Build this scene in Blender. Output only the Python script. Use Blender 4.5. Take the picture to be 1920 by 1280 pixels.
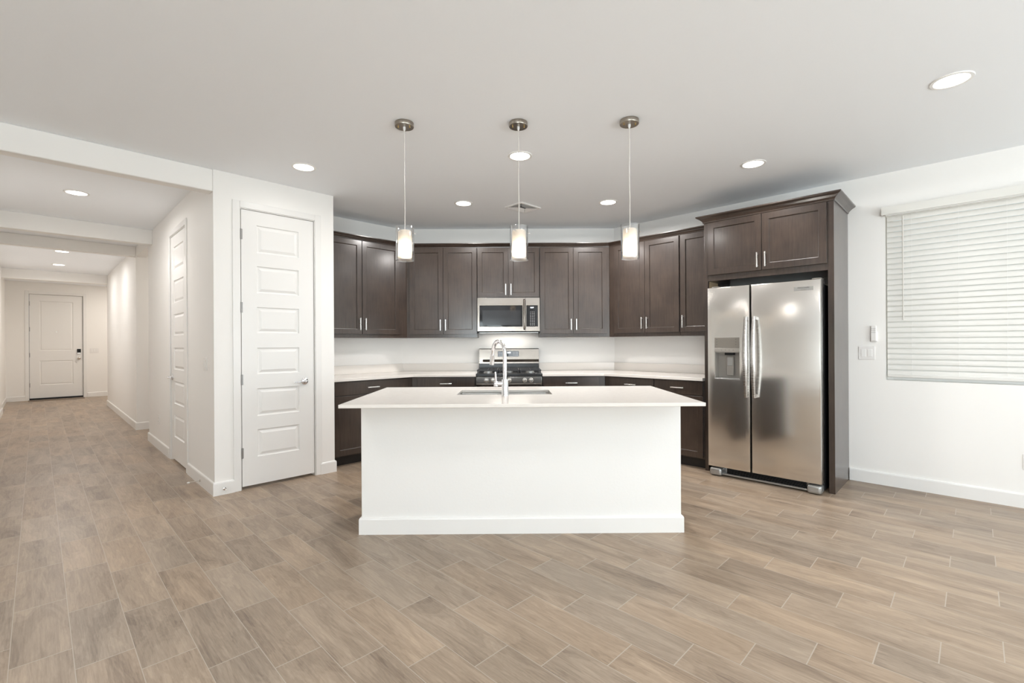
import bpy, bmesh, math, random
from mathutils import Vector, Matrix
for o in list(bpy.data.objects): bpy.data.objects.remove(o)
sc = bpy.context.scene
COL = sc.collection
R2 = math.sqrt(2); PI = math.pi
random.seed(4)
# ------------------------------------------------------------------ camera
CAMH = 1.2708
cam = bpy.data.cameras.new('camera'); camo = bpy.data.objects.new('camera', cam); COL.objects.link(camo)
camo.location = (0, 0, CAMH)
cam.sensor_width = 36; cam.lens = 878.54/1920*36
cam.shift_x = 0; cam.shift_y = -(640-642.70)/1920
camo.rotation_euler = (Matrix.Rotation(-0.0062, 4, 'Z') @ Matrix.Rotation(PI/2, 4, 'X') @ Matrix.Rotation(-0.00563, 4, 'Z')).to_euler()
cam.clip_start = 0.05; cam.clip_end = 200
sc.camera = camo
# ------------------------------------------------------------------ colour, world, daylight
sc.view_settings.view_transform = 'Standard'; sc.view_settings.look = 'None'
sc.view_settings.gamma = 1; sc.view_settings.use_curve_mapping = False
sc.view_settings.exposure = 0.15
sc.cycles.use_denoising = True
sc.cycles.sample_clamp_indirect = 6
sc.cycles.max_bounces = 12; sc.cycles.diffuse_bounces = 8; sc.cycles.glossy_bounces = 5
sc.cycles.transmission_bounces = 8; sc.cycles.transparent_max_bounces = 12
sc.cycles.caustics_reflective = False; sc.cycles.caustics_refractive = False
w = bpy.data.worlds.new('daylight'); sc.world = w; w.use_nodes = True
nt = w.node_tree; nt.nodes.clear()
wo = nt.nodes.new('ShaderNodeOutputWorld'); wb = nt.nodes.new('ShaderNodeBackground')
tc = nt.nodes.new('ShaderNodeTexCoord'); sx = nt.nodes.new('ShaderNodeSeparateXYZ'); rp = nt.nodes.new('ShaderNodeValToRGB')
mr = nt.nodes.new('ShaderNodeMapRange'); mr.inputs['From Min'].default_value = -1
nt.links.new(tc.outputs['Generated'], sx.inputs[0]); nt.links.new(sx.outputs['Z'], mr.inputs['Value'])
nt.links.new(mr.outputs[0], rp.inputs[0])
rp.color_ramp.elements[0].position = 0.47; rp.color_ramp.elements[0].color = (.95, .88, .76, 1)
rp.color_ramp.elements[1].position = 0.56; rp.color_ramp.elements[1].color = (.80, .90, 1, 1)
nt.links.new(rp.outputs[0], wb.inputs['Color']); wb.inputs['Strength'].default_value = 1.0
nt.links.new(wb.outputs[0], wo.inputs['Surface'])

C = 2.743                       # ceiling height
YB, XL, XR = 6.0504, -1.3792, 1.3632
VL, UR, VP = 5.2535, 5.242, 4.545
HU = 1.04                       # hall side of the pantry block
HB = 2.557                      # underside of the headers
UMIN, VMIN = -3.2, -4.2
def uv(U, V, z=0.0): return Vector(((U-V)/R2, (U+V)/R2, z))
def area(name, loc, d, sx_, sy_, power, col=(1, .97, .93), spread=PI):
    l = bpy.data.lights.new(name, 'AREA'); l.shape = 'RECTANGLE'; l.size = sx_; l.size_y = sy_; l.energy = power; l.color = col; l.spread = spread
    o = bpy.data.objects.new(name, l); COL.objects.link(o); o.location = loc
    o.rotation_euler = Vector(d).to_track_quat('-Z', 'Y').to_euler(); return o
# fill lights added at assumed openings behind the camera, tilted up to brighten the ceiling
area('rear_daylight_fill', uv(2.1, VMIN+.02, 1.25), uv(0, 1, 1.2), 3.9, 2.2, 182, (.85, .94, 1.0))
area('side_daylight_fill', uv(UMIN+.02, -2.2, 1.35), uv(1, 0, 1.1), 2.4, 1.9, 190, (.85, .94, 1.0))

# ------------------------------------------------------------------ materials
def mat(name): 
    m = bpy.data.materials.new(name); m.use_nodes = True
    return m, m.node_tree, m.node_tree.nodes['Principled BSDF']
def N(t, kind, **kw):
    n = t.nodes.new(kind)
    for k, v in kw.items():
        if k in n.inputs: n.inputs[k].default_value = v
        else: setattr(n, k, v)
    return n
def simple(name, col, rough=.5, metal=0, **kw):
    m, t, b = mat(name); b.inputs['Base Color'].default_value = (*col, 1); b.inputs['Roughness'].default_value = rough; b.inputs['Metallic'].default_value = metal
    for k, v in kw.items(): b.inputs[k].default_value = v
    # faint surface variation keeps the finish from being perfectly even
    tcn = N(t, 'ShaderNodeTexCoord'); nz = N(t, 'ShaderNodeTexNoise', Scale=30.0, Detail=3.0); mp = N(t, 'ShaderNodeMapRange')
    t.links.new(tcn.outputs['Object'], nz.inputs['Vector']); t.links.new(nz.outputs['Fac'], mp.inputs['Value'])
    mp.inputs['To Min'].default_value = max(0, rough-.03); mp.inputs['To Max'].default_value = min(1, rough+.03)
    t.links.new(mp.outputs[0], b.inputs['Roughness']); return m
def bumpy(name, col, rough, scale, strength, dist=.002):
    m, t, b = mat(name); b.inputs['Base Color'].default_value = (*col, 1); b.inputs['Roughness'].default_value = rough
    tcn = N(t, 'ShaderNodeTexCoord'); nz = N(t, 'ShaderNodeTexNoise', Scale=scale, Detail=4.0); bp = N(t, 'ShaderNodeBump', Strength=strength, Distance=dist)
    t.links.new(tcn.outputs['Object'], nz.inputs['Vector']); t.links.new(nz.outputs['Fac'], bp.inputs['Height']); t.links.new(bp.outputs[0], b.inputs['Normal']); return m
M = {}
M['wall'] = bumpy('painted_wall', (.88, .865, .84), .6, 90, .12)
M['ceiling'] = bumpy('painted_ceiling', (.91, .935, .965), .8, 60, .18)
M['island'] = bumpy('island_paint', (.84, .83, .81), .55, 60, .25)
M['trim'] = simple('semi_gloss_white', (.84, .83, .81), .32)
M['door'] = simple('door_white', (.83, .82, .80), .35)
M['plastic'] = simple('white_plastic', (.82, .80, .78), .35)
M['quartz'] = simple('white_quartz', (.76, .72, .675), .14)
M['chrome'] = simple('chrome', (.88, .88, .9), .05, 1)
M['nickel'] = simple('satin_nickel', (.72, .69, .65), .22, 1)
M['nickel_dark'] = simple('brushed_nickel', (.40, .36, .31), .3, 1)
M['pull'] = simple('bright_nickel_pull', (.95, .94, .92), .28, 1)
M['button'] = simple('remote_button', (.55, .54, .53), .4)
M['nickel_hinge'] = simple('hinge_nickel', (.34, .33, .32), .35, 1)
M['valance'] = simple('valance_cream', (.74, .73, .69), .4)
M['brass'] = simple('brass', (.75, .55, .25), .25, 1)
M['black'] = simple('black_enamel', (.015, .015, .016), .22)
M['iron'] = simple('cast_iron', (.02, .02, .021), .38)
M['void'] = simple('black_plastic', (.008, .008, .008), .6)
M['glass_black'] = simple('black_glass', (.012, .012, .013), .04, **{'Specular IOR Level': .28})
M['screen'] = simple('door_window_mesh', (.028, .028, .030), .12, **{'Specular IOR Level': .25})
M['grey'] = simple('grey_plastic', (.34, .315, .285), .35, .3)
M['grey_dark'] = simple('dark_grey_plastic', (.21, .19, .165), .35, .2)
M['silver_plastic'] = simple('silver_plastic', (.42, .42, .41), .3, .7)
M['maple'] = simple('unfinished_maple', (.50, .36, .22), .6)
M['ink_dark'] = simple('dark_print', (.06, .06, .06), .5)
M['ink_light'] = simple('white_print', (.75, .75, .75), .5)
M['mat'] = bumpy('mat_fibre', (.20, .155, .12), .95, 300, .6)
M['kick_board'] = simple('toe_kick_board', (.018, .014, .012), .5)  # even near-black colour for the toe kick boards

def steel(name, col, r0, r1, axis='x', aniso=.6):
    m, t, b = mat(name); b.inputs['Metallic'].default_value = 1; b.inputs['Base Color'].default_value = (*col, 1)
    tcn = N(t, 'ShaderNodeTexCoord'); mp = N(t, 'ShaderNodeMapping'); nz = N(t, 'ShaderNodeTexNoise', Scale=1.0, Detail=3.0)
    mp.inputs['Scale'].default_value = (4, 40, 900) if axis == 'x' else (900, 40, 4)
    r = N(t, 'ShaderNodeMapRange'); r.inputs['To Min'].default_value = r0; r.inputs['To Max'].default_value = r1
    bp = N(t, 'ShaderNodeBump', Strength=.06, Distance=.001)
    t.links.new(tcn.outputs['Object'], mp.inputs[0]); t.links.new(mp.outputs[0], nz.inputs['Vector']); t.links.new(nz.outputs['Fac'], r.inputs['Value'])
    t.links.new(r.outputs[0], b.inputs['Roughness'])
    b.inputs['Anisotropic'].default_value = aniso
    return m
M['steel'] = steel('brushed_steel', (.60, .58, .56), .2, .34)
M['steel_front'] = steel('brushed_steel_appliance', (.74, .72, .69), .14, .24)

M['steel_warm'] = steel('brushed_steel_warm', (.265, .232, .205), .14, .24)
def cabinet_wood():
    m, t, b = mat('espresso_maple')
    tcn = N(t, 'ShaderNodeTexCoord'); mp = N(t, 'ShaderNodeMapping'); mp.inputs['Scale'].default_value = (22, 22, 1.6)
    oi = N(t, 'ShaderNodeObjectInfo'); ad = N(t, 'ShaderNodeVectorMath', operation='ADD')
    n1 = N(t, 'ShaderNodeTexNoise', Scale=3.0, Detail=7.0, Roughness=.65); n2 = N(t, 'ShaderNodeTexNoise', Scale=4.0, Detail=3.0)
    t.links.new(tcn.outputs['Object'], mp.inputs[0]); t.links.new(mp.outputs[0], ad.inputs[0]); t.links.new(oi.outputs['Random'], ad.inputs[1])
    t.links.new(ad.outputs[0], n1.inputs['Vector']); t.links.new(tcn.outputs['Object'], n2.inputs['Vector'])
    mx = N(t, 'ShaderNodeMath', operation='ADD'); h = N(t, 'ShaderNodeMath', operation='MULTIPLY'); h.inputs[1].default_value = .5
    t.links.new(n1.outputs['Fac'], mx.inputs[0]); t.links.new(n2.outputs['Fac'], mx.inputs[1]); t.links.new(mx.outputs[0], h.inputs[0])
    cr = N(t, 'ShaderNodeValToRGB'); cr.color_ramp.elements[0].position = .3; cr.color_ramp.elements[1].position = .72
    cr.color_ramp.elements[0].color = (.023, .0148, .0115, 1); cr.color_ramp.elements[1].color = (.064, .043, .032, 1)
    t.links.new(h.outputs[0], cr.inputs[0]); t.links.new(cr.outputs[0], b.inputs['Base Color'])
    b.inputs['Roughness'].default_value = .36; b.inputs['Coat Weight'].default_value = .7; b.inputs['Coat IOR'].default_value = 1.6; b.inputs['Coat Roughness'].default_value = .19; b.inputs['Specular IOR Level'].default_value = .25
    return m
M['wood'] = cabinet_wood()

def floor_mat():
    m, t, b = mat('wood_look_tile'); L = t.links.new
    def Mth(op, a, bb=None, c=None):
        n = N(t, 'ShaderNodeMath', operation=op)
        for i, v in enumerate((a, bb, c)):
            if v is None: continue
            if isinstance(v, (int, float)): n.inputs[i].default_value = v
            else: L(v, n.inputs[i])
        return n.outputs[0]
    tcn = N(t, 'ShaderNodeTexCoord'); s = N(t, 'ShaderNodeSeparateXYZ'); L(tcn.outputs['Object'], s.inputs[0])
    X, Y = s.outputs[0], s.outputs[1]
    U = Mth('MULTIPLY', Mth('ADD', X, Y), 1/R2); V = Mth('MULTIPLY', Mth('SUBTRACT', Y, X), 1/R2)
    W, LN, SH = .1839, .5558, .1853
    ur = Mth('DIVIDE', Mth('SUBTRACT', U, .098), W); row = Mth('FLOOR', ur); fu = Mth('FRACT', ur)
    vs = Mth('ADD', Mth('SUBTRACT', V, .847), Mth('MULTIPLY', Mth('SUBTRACT', row, 15), SH)); vr = Mth('DIVIDE', vs, LN)
    colm = Mth('FLOOR', vr); fv = Mth('FRACT', vr)
    du = Mth('MULTIPLY', Mth('MINIMUM', fu, Mth('SUBTRACT', 1, fu)), W); dv = Mth('MULTIPLY', Mth('MINIMUM', fv, Mth('SUBTRACT', 1, fv)), LN)
    g = Mth('LESS_THAN', Mth('MINIMUM', Mth('MULTIPLY', du, 1.5), dv), .0021)
    cmb = N(t, 'ShaderNodeCombineXYZ'); L(row, cmb.inputs[0]); L(colm, cmb.inputs[1])
    wn = N(t, 'ShaderNodeTexWhiteNoise', noise_dimensions='2D'); L(cmb.outputs[0], wn.inputs['Vector'])
    rs = N(t, 'ShaderNodeSeparateColor'); L(wn.outputs['Color'], rs.inputs[0])
    # grain, stretched along the plank
    c2 = N(t, 'ShaderNodeCombineXYZ'); L(Mth('MULTIPLY', U, 9), c2.inputs[0]); L(Mth('MULTIPLY', V, 1.7), c2.inputs[1]); L(Mth('MULTIPLY', rs.outputs[0], 57), c2.inputs[2])
    n1 = N(t, 'ShaderNodeTexNoise', Scale=1.0, Detail=6.0, Roughness=.6, Distortion=.6); L(c2.outputs[0], n1.inputs['Vector'])
    c3 = N(t, 'ShaderNodeCombineXYZ'); L(Mth('MULTIPLY', U, 130), c3.inputs[0]); L(Mth('MULTIPLY', V, 6), c3.inputs[1]); L(Mth('MULTIPLY', rs.outputs[1], 31), c3.inputs[2])
    n2 = N(t, 'ShaderNodeTexNoise', Scale=1.0, Detail=6.0, Roughness=.75); L(c3.outputs[0], n2.inputs['Vector'])
    # cathedral rings
    ring = Mth('SINE', Mth('MULTIPLY', n1.outputs['Fac'], 70))
    f = Mth('ADD', Mth('MULTIPLY', n1.outputs['Fac'], .55), Mth('MULTIPLY', n2.outputs['Fac'], .44))
    f = Mth('ADD', f, Mth('MULTIPLY', ring, .022))
    f = Mth('ADD', f, Mth('MULTIPLY', Mth('SUBTRACT', rs.outputs[2], .5), .065))
    cr = N(t, 'ShaderNodeValToRGB'); e = cr.color_ramp.elements
    e[0].position = .30; e[0].color = (.150, .109, .081, 1); e[1].position = .68; e[1].color = (.455, .365, .28, 1)
    x = e.new(.46); x.color = (.288, .225, .170, 1)
    L(f, cr.inputs[0])
    tint = N(t, 'ShaderNodeMix', data_type='RGBA', blend_type='MULTIPLY'); tint.inputs['Factor'].default_value = 1
    tr = N(t, 'ShaderNodeValToRGB'); tr.color_ramp.elements[0].color = (.93, .93, .93, 1); tr.color_ramp.elements[1].color = (1.06, 1.0, .93, 1)
    L(rs.outputs[0], tr.inputs[0]); L(cr.outputs[0], tint.inputs[6]); L(tr.outputs[0], tint.inputs[7])
    mx = N(t, 'ShaderNodeMix', data_type='RGBA'); L(g, mx.inputs['Factor']); L(tint.outputs[2], mx.inputs[6]); mx.inputs[7].default_value = (.42, .36, .30, 1)
    L(mx.outputs[2], b.inputs['Base Color'])
    ro = N(t, 'ShaderNodeMapRange'); ro.inputs['To Min'].default_value = .30; ro.inputs['To Max'].default_value = .46; L(n2.outputs['Fac'], ro.inputs['Value']); L(ro.outputs[0], b.inputs['Roughness'])
    hh = Mth('SUBTRACT', Mth('MULTIPLY', n2.outputs['Fac'], .25), g); bp = N(t, 'ShaderNodeBump', Strength=.35, Distance=.0015); L(hh, bp.inputs['Height']); L(bp.outputs[0], b.inputs['Normal'])
    return m
M['floor'] = floor_mat()
def emis(name, col, s):
    m, t, b = mat(name); b.inputs['Base Color'].default_value = (*col, 1); b.inputs['Emission Color'].default_value = (*col, 1); b.inputs['Emission Strength'].default_value = s; return m
M['lens'] = emis('lit_led_lens', (1, .96, .9), 9)
M['digits'] = emis('lit_digits', (.9, .95, 1), 2.5)
M['bulb'] = emis('lit_bulb', (1, .88, .7), 2)
def thin_glass(name, f0=.06, tint=(1, 1, 1), edge=.45):
    m = bpy.data.materials.new(name); m.use_nodes = True; t = m.node_tree; t.nodes.clear()
    o = N(t, 'ShaderNodeOutputMaterial'); tr = N(t, 'ShaderNodeBsdfTransparent'); tr.inputs[0].default_value = (*tint, 1); gl = N(t, 'ShaderNodeBsdfGlossy'); gl.inputs['Roughness'].default_value = .03
    lw = N(t, 'ShaderNodeLayerWeight', Blend=.25); mr_ = N(t, 'ShaderNodeMapRange'); mr_.inputs['To Min'].default_value = f0; mr_.inputs['To Max'].default_value = edge
    mx = N(t, 'ShaderNodeMixShader'); t.links.new(lw.outputs['Facing'], mr_.inputs['Value']); t.links.new(mr_.outputs[0], mx.inputs[0]); t.links.new(tr.outputs[0], mx.inputs[1]); t.links.new(gl.outputs[0], mx.inputs[2]); t.links.new(mx.outputs[0], o.inputs[0]); return m
M['glass'] = thin_glass('clear_glass', .10, (1, 1, 1), .95)
M['pane'] = thin_glass('window_glass', .05, (.95, .97, .96), .4)
def translucent(name, col, k, rough=.4):
    m = bpy.data.materials.new(name); m.use_nodes = True; t = m.node_tree; b = t.nodes['Principled BSDF']; b.inputs['Base Color'].default_value = (*col, 1); b.inputs['Roughness'].default_value = rough
    o = t.nodes['Material Output']; tl = N(t, 'ShaderNodeBsdfTranslucent'); tl.inputs[0].default_value = (*col, 1); mx = N(t, 'ShaderNodeMixShader'); mx.inputs[0].default_value = k
    t.links.new(b.outputs[0], mx.inputs[1]); t.links.new(tl.outputs[0], mx.inputs[2]); t.links.new(mx.outputs[0], o.inputs[0]); return m
M['shade'] = translucent('frosted_glass', (.95, .90, .83), .72)
M['slat'] = translucent('blind_slat', (.79, .78, .745), .06)
M['cord'] = simple('clear_cord', (.72, .69, .64), .3)

# ------------------------------------------------------------------ mesh helpers
def nb(): return bmesh.new()
def box(bm, x0, x1, y0, y1, z0, z1):
    v = [bm.verts.new((x, y, z)) for z in (z0, z1) for y in (y0, y1) for x in (x0, x1)]
    for f in ((0, 2, 3, 1), (4, 5, 7, 6), (0, 1, 5, 4), (2, 6, 7, 3), (0, 4, 6, 2), (1, 3, 7, 5)): bm.faces.new([v[i] for i in f])
    return v
def prism(bm, poly, z0, z1):
    a = [bm.verts.new((p[0], p[1], z0)) for p in poly]; b = [bm.verts.new((p[0], p[1], z1)) for p in poly]; n = len(poly)
    bm.faces.new(a[::-1]); bm.faces.new(b)
    for i in range(n): bm.faces.new((a[i], a[(i+1) % n], b[(i+1) % n], b[i]))
def ring_loft(bm, rings, cap=True):
    R = [[bm.verts.new(p) for p in r] for r in rings]; n = len(R[0])
    for a, b in zip(R, R[1:]):
        for i in range(n): bm.faces.new((a[i], a[(i+1) % n], b[(i+1) % n], b[i]))
    if cap: bm.faces.new(R[0][::-1]); bm.faces.new(R[-1])
def lathe(bm, prof, n=32, cx=0, cy=0, cap=True, axis='z', cz=0):
    rings = []
    for r, h in prof:
        r = max(r, 1e-5); rr = []
        for i in range(n):
            a = 2*PI*i/n; c, s = r*math.cos(a), r*math.sin(a)
            rr.append((cx+c, cy+s, cz+h) if axis == 'z' else ((cx+c, cy-h, cz+s) if axis == 'y' else (cx+h, cy+c, cz+s)))
        rings.append(rr)
    ring_loft(bm, rings, cap)
def tube(bm, pts, r, n=12, sx=1.0, ref=(0, 0, 1), cap=True, sy=1.0):
    pts = [Vector(p) for p in pts]; rings = []; up = Vector(ref)
    for i, p in enumerate(pts):
        d = (pts[min(i+1, len(pts)-1)] - pts[max(i-1, 0)]).normalized()
        s = d.cross(up); s = s.normalized() if s.length > 1e-4 else d.cross(Vector((1, 0, 0))).normalized()
        u = s.cross(d).normalized(); rr = r[i] if isinstance(r, (list, tuple)) else r
        rings.append([p + s*math.cos(2*PI*k/n)*rr*sx + u*math.sin(2*PI*k/n)*rr*sy for k in range(n)])
    ring_loft(bm, rings, cap)
def sweep(bm, path, prof, closed=False):
    """profile of (outward, z) along a plan polyline; outward is to the right of travel"""
    P = [Vector(p) for p in path]; rings = []
    for i, p in enumerate(P):
        ds = []
        if i > 0: ds.append((P[i]-P[i-1]).normalized())
        if i < len(P)-1: ds.append((P[i+1]-P[i]).normalized())
        ns = [Vector((d.y, -d.x)) for d in ds]; n = sum(ns, Vector((0, 0)))
        n.normalize(); n = n / max(.2, n.dot(ns[0]))
        rings.append([(p.x+n.x*o, p.y+n.y*o, z) for o, z in prof])
    ring_loft(bm, rings)
def slab(bm, x0, x1, z0, z1, yf, t, panels, prof):
    """door leaf, front at y=yf facing -y, recessed/raised panels; prof = [(inset, depth)...]"""
    xs = sorted({x0, x1, *[p[0] for p in panels], *[p[2] for p in panels]}); zs = sorted({z0, z1, *[p[1] for p in panels], *[p[3] for p in panels]})
    G = {(i, j): bm.verts.new((x, yf, z)) for i, x in enumerate(xs) for j, z in enumerate(zs)}
    for i in range(len(xs)-1):
        for j in range(len(zs)-1):
            cx, cz = (xs[i]+xs[i+1])/2, (zs[j]+zs[j+1])/2
            if any(p[0] < cx < p[2] and p[1] < cz < p[3] for p in panels): continue
            bm.faces.new((G[i, j], G[i+1, j], G[i+1, j+1], G[i, j+1]))
    for p in panels:
        i0, i1, j0, j1 = xs.index(p[0]), xs.index(p[2]), zs.index(p[1]), zs.index(p[3])
        prev = [G[i0, j0], G[i1, j0], G[i1, j1], G[i0, j1]]
        for ins, d in prof:
            cur = [bm.verts.new((x, yf+d, z)) for x, z in ((p[0]+ins, p[1]+ins), (p[2]-ins, p[1]+ins), (p[2]-ins, p[3]-ins), (p[0]+ins, p[3]-ins))]
            for k in range(4): bm.faces.new((prev[k], prev[(k+1) % 4], cur[(k+1) % 4], cur[k]))
            prev = cur
        bm.faces.new(prev)
    # sides and back
    nx, nz = len(xs)-1, len(zs)-1
    B = [bm.verts.new((x, yf+t, z)) for x, z in ((x0, z0), (x1, z0), (x1, z1), (x0, z1))]
    bm.faces.new(B[::-1])
    bm.faces.new([G[i, 0] for i in range(nx, -1, -1)] + [B[0], B[1]])
    bm.faces.new([G[i, nz] for i in range(nx+1)] + [B[2], B[3]])
    bm.faces.new([G[0, j] for j in range(nz+1)] + [B[3], B[0]])
    bm.faces.new([G[nx, j] for j in range(nz, -1, -1)] + [B[1], B[2]])
SHAKER = [(.002, .002), (.0045, .012)]
MOULD = [(.005, .010), (.015, .011), (.038, .002)]
def obj(name, bm, m, parent=None, bev=0.0, smooth=False, seg=2):
    bmesh.ops.recalc_face_normals(bm, faces=bm.faces)
    me = bpy.data.meshes.new(name); bm.to_mesh(me); bm.free()
    me.materials.append(m if not isinstance(m, str) else M[m])
    o = bpy.data.objects.new(name, me); COL.objects.link(o)
    if parent: o.parent = parent
    if smooth:
        for p in me.polygons: p.use_smooth = True
        try: me.set_sharp_from_angle(angle=math.radians(40))
        except Exception: pass
    if bev:
        b = o.modifiers.new('bevel', 'BEVEL'); b.width = bev; b.segments = seg; b.limit_method = 'ANGLE'; b.angle_limit = math.radians(35)
        for p in me.polygons: p.use_smooth = True
        try: me.set_sharp_from_angle(angle=math.radians(35))
        except Exception: pass
        b.harden_normals = False
    return o
def B(name, m, parent, *dims, bev=0.0):
    bm = nb(); box(bm, *dims); return obj(name, bm, m, parent, bev)
FR = {'back': (0, Vector((0, YB)), Vector((1, 0)), Vector((0, 1))),
      'left': (PI/4, uv(0, VL).xy, Vector((1, 1))/R2, Vector((-1, 1))/R2),
      'right': (-PI/4, uv(UR, 0).xy, Vector((1, -1))/R2, Vector((1, 1))/R2),
      'pantry': (PI/4, uv(0, VP).xy, Vector((1, 1))/R2, Vector((-1, 1))/R2),
      'hall': (-PI/4, uv(HU, 0).xy, Vector((1, -1))/R2, Vector((1, 1))/R2),
      'foyer': (PI/4, uv(0, 15.55).xy, Vector((1, 1))/R2, Vector((-1, 1))/R2),
      'plan': (PI/4, Vector((0, 0)), Vector((1, 1))/R2, Vector((-1, 1))/R2),
      'world': (0, Vector((0, 0)), Vector((1, 0)), Vector((0, 1)))}
def at(fr, a, d, z=0):
    r, o, x, y = FR[fr]; p = o + x*a + y*d; return Vector((p.x, p.y, z))
def tag(o, label=None, cat=None, group=None, kind=None):
    if label: o['label'] = label
    if cat: o['category'] = cat
    if group: o['group'] = group
    if kind: o['kind'] = kind
    return o
def thing(name, label, cat, fr='world', a=0, d=0, z=0, group=None):
    o = bpy.data.objects.new(name, None); COL.objects.link(o); o.empty_display_size = .05
    o.location = at(fr, a, d, z); o.rotation_euler = (0, 0, FR[fr][0]); return tag(o, label, cat, group)
def dup(root, loc=None, rot=None, label=None):
    r = root.copy(); COL.objects.link(r)
    if loc is not None: r.location = loc
    if rot is not None: r.rotation_euler = (0, 0, rot)
    if label: r['label'] = label
    for ch in [c for c in root.children]:
        c = ch.copy(); COL.objects.link(c); c.parent = r
        for g in ch.children:
            d = g.copy(); COL.objects.link(d); d.parent = c
    return r
def struct(name, bm, m, fr='plan', bev=0.0, parent=None, label=None):
    """mesh given in the frame's coordinates"""
    if parent is None:
        r, o, x, y = FR[fr]; bmesh.ops.transform(bm, matrix=Matrix.Translation((o.x, o.y, 0)) @ Matrix.Rotation(r, 4, 'Z'), verts=bm.verts)
    ob = obj(name, bm, m, parent, bev)
    if parent is None: ob['kind'] = 'structure'
    if label: ob['label'] = label
    return ob
def sroot(name, fr, a=0, d=0, z=0, label=None):
    o = bpy.data.objects.new(name, None); COL.objects.link(o); o.location = at(fr, a, d, z); o.rotation_euler = (0, 0, FR[fr][0]); o['kind'] = 'structure'
    if label: o['label'] = label
    return o
def text(name, s, size, m, parent, loc, rot=(PI/2, 0, 0), align='CENTER', ext=.0003):
    cu = bpy.data.curves.new(name, 'FONT'); cu.body = s; cu.size = size; cu.extrude = ext; cu.align_x = align; cu.align_y = 'CENTER'
    t = bpy.data.objects.new('tmp', cu); COL.objects.link(t)
    me = bpy.data.meshes.new_from_object(t.evaluated_get(bpy.context.evaluated_depsgraph_get())); bpy.data.objects.remove(t)
    me.transform(Matrix.Translation(loc) @ Matrix.Rotation(rot[2], 4, 'Z') @ Matrix.Rotation(rot[0], 4, 'X')); me.materials.clear(); me.materials.append(M[m])
    o = bpy.data.objects.new(name, me); COL.objects.link(o); o.parent = parent; return o

# ------------------------------------------------------------------ room shell (plan frame: x=U, y=V)
bm = nb(); box(bm, UMIN-.2, UR+.2, VMIN-.2, 16.2, -.1, 0); f = struct('floor', bm, 'floor', label='wood-look plank tile floor laid in stepped rows')
# keep texture coordinates in world space: mesh is already in world coordinates
bm = nb(); box(bm, UMIN-.2, UR+.2, VMIN-.2, 16.2, C, C+.1); struct('ceiling', bm, 'ceiling')
T = .12
# pantry block and hall opening
bm = nb()
D1 = (1.238, 1.889, 2.463)                                     # rough opening of the pantry door
box(bm, HU, D1[0], VP, VP+T, 0, C); box(bm, D1[0], D1[1], VP, VP+T, D1[2], C); box(bm, D1[1], 2.077, VP, VP+T, 0, C)
box(bm, 2.077-T, 2.077, VP+T, VL, 0, C)
struct('wall_left', bm, 'wall')
bm = nb(); box(bm, UMIN, -.5, VP, VP+T, 0, C); struct('wall_far_left', bm, 'wall')
bm = nb(); box(bm, -.5, HU, VP, VP+T, HB, C); struct('trim_1', bm, 'wall', bev=.008, label='wide drywall header over the hall opening')
bm = nb(); prism(bm, [(1.957, VL), (3.3155, VL), (3.3155+.05, VL+T), (1.957, VL+T)], 0, C); struct('wall_kitchen_left', bm, 'wall')
bm = nb(); prism(bm, [(XL, 0), (XR, 0), (XR+.05, T), (XL-.05, T)], 0, C); struct('wall_back', bm, 'wall', fr='back')
WV0, WV1, WZ0, WZ1 = -1.27, .558, .927, 2.41
bm = nb(); TW = .15
box(bm, UR, UR+TW, WV1, 3.3146, 0, C); box(bm, UR, UR+TW, VMIN, WV0, 0, C); box(bm, UR, UR+TW, WV0, WV1, 0, WZ0); box(bm, UR, UR+TW, WV0, WV1, WZ1, C)
struct('wall_right', bm, 'wall')
# unseen rear walls; glazed openings assumed, placed for the added daylight
bm = nb(); a0, a1, zt = .15, 4.05, 2.4
box(bm, UMIN, a0, VMIN-T, VMIN, 0, C); box(bm, a1, UR, VMIN-T, VMIN, 0, C); box(bm, a0, a1, VMIN-T, VMIN, zt, C); struct('wall_rear', bm, 'wall')
bm = nb(); b0, b1 = -3.4, -1.0
box(bm, UMIN-T, UMIN, VMIN, b0, 0, C); box(bm, UMIN-T, UMIN, b1, VP+T, 0, C); box(bm, UMIN-T, UMIN, b0, b1, 0, .4); box(bm, UMIN-T, UMIN, b0, b1, 2.3, C); struct('wall_rear_left', bm, 'wall')
def glazing(name, fr_pts, z0, z1, n, along):
    bm = nb(); g = nb(); (p0, q0), (p1, q1) = fr_pts
    def bx(b, s0, s1, za, zb, th):
        if along == 'U': box(b, s0, s1, q0-T/2-th, q0-T/2+th, za, zb)
        else: box(b, q0-T/2-th, q0-T/2+th, s0, s1, za, zb)
    for k in range(n+1):
        s = p0+(p1-p0)*k/n; bx(bm, max(p0, s-.03), min(p1, s+.03), z0, z1, .03)
    bx(bm, p0, p1, z0, z0+.06, .028); bx(bm, p0, p1, z1-.06, z1, .028); bx(g, p0+.01, p1-.01, z0+.01, z1-.01, .004)
    o = struct(name, bm, 'trim'); r = struct('pane', g, 'pane'); r.parent = o; del r['kind']
glazing('window_2', ((a0, VMIN), (a1, VMIN)), 0, zt, 3, 'U')
glazing('window_3', ((b0, UMIN), (b1, UMIN)), .4, 2.3, 2, 'V')
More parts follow.
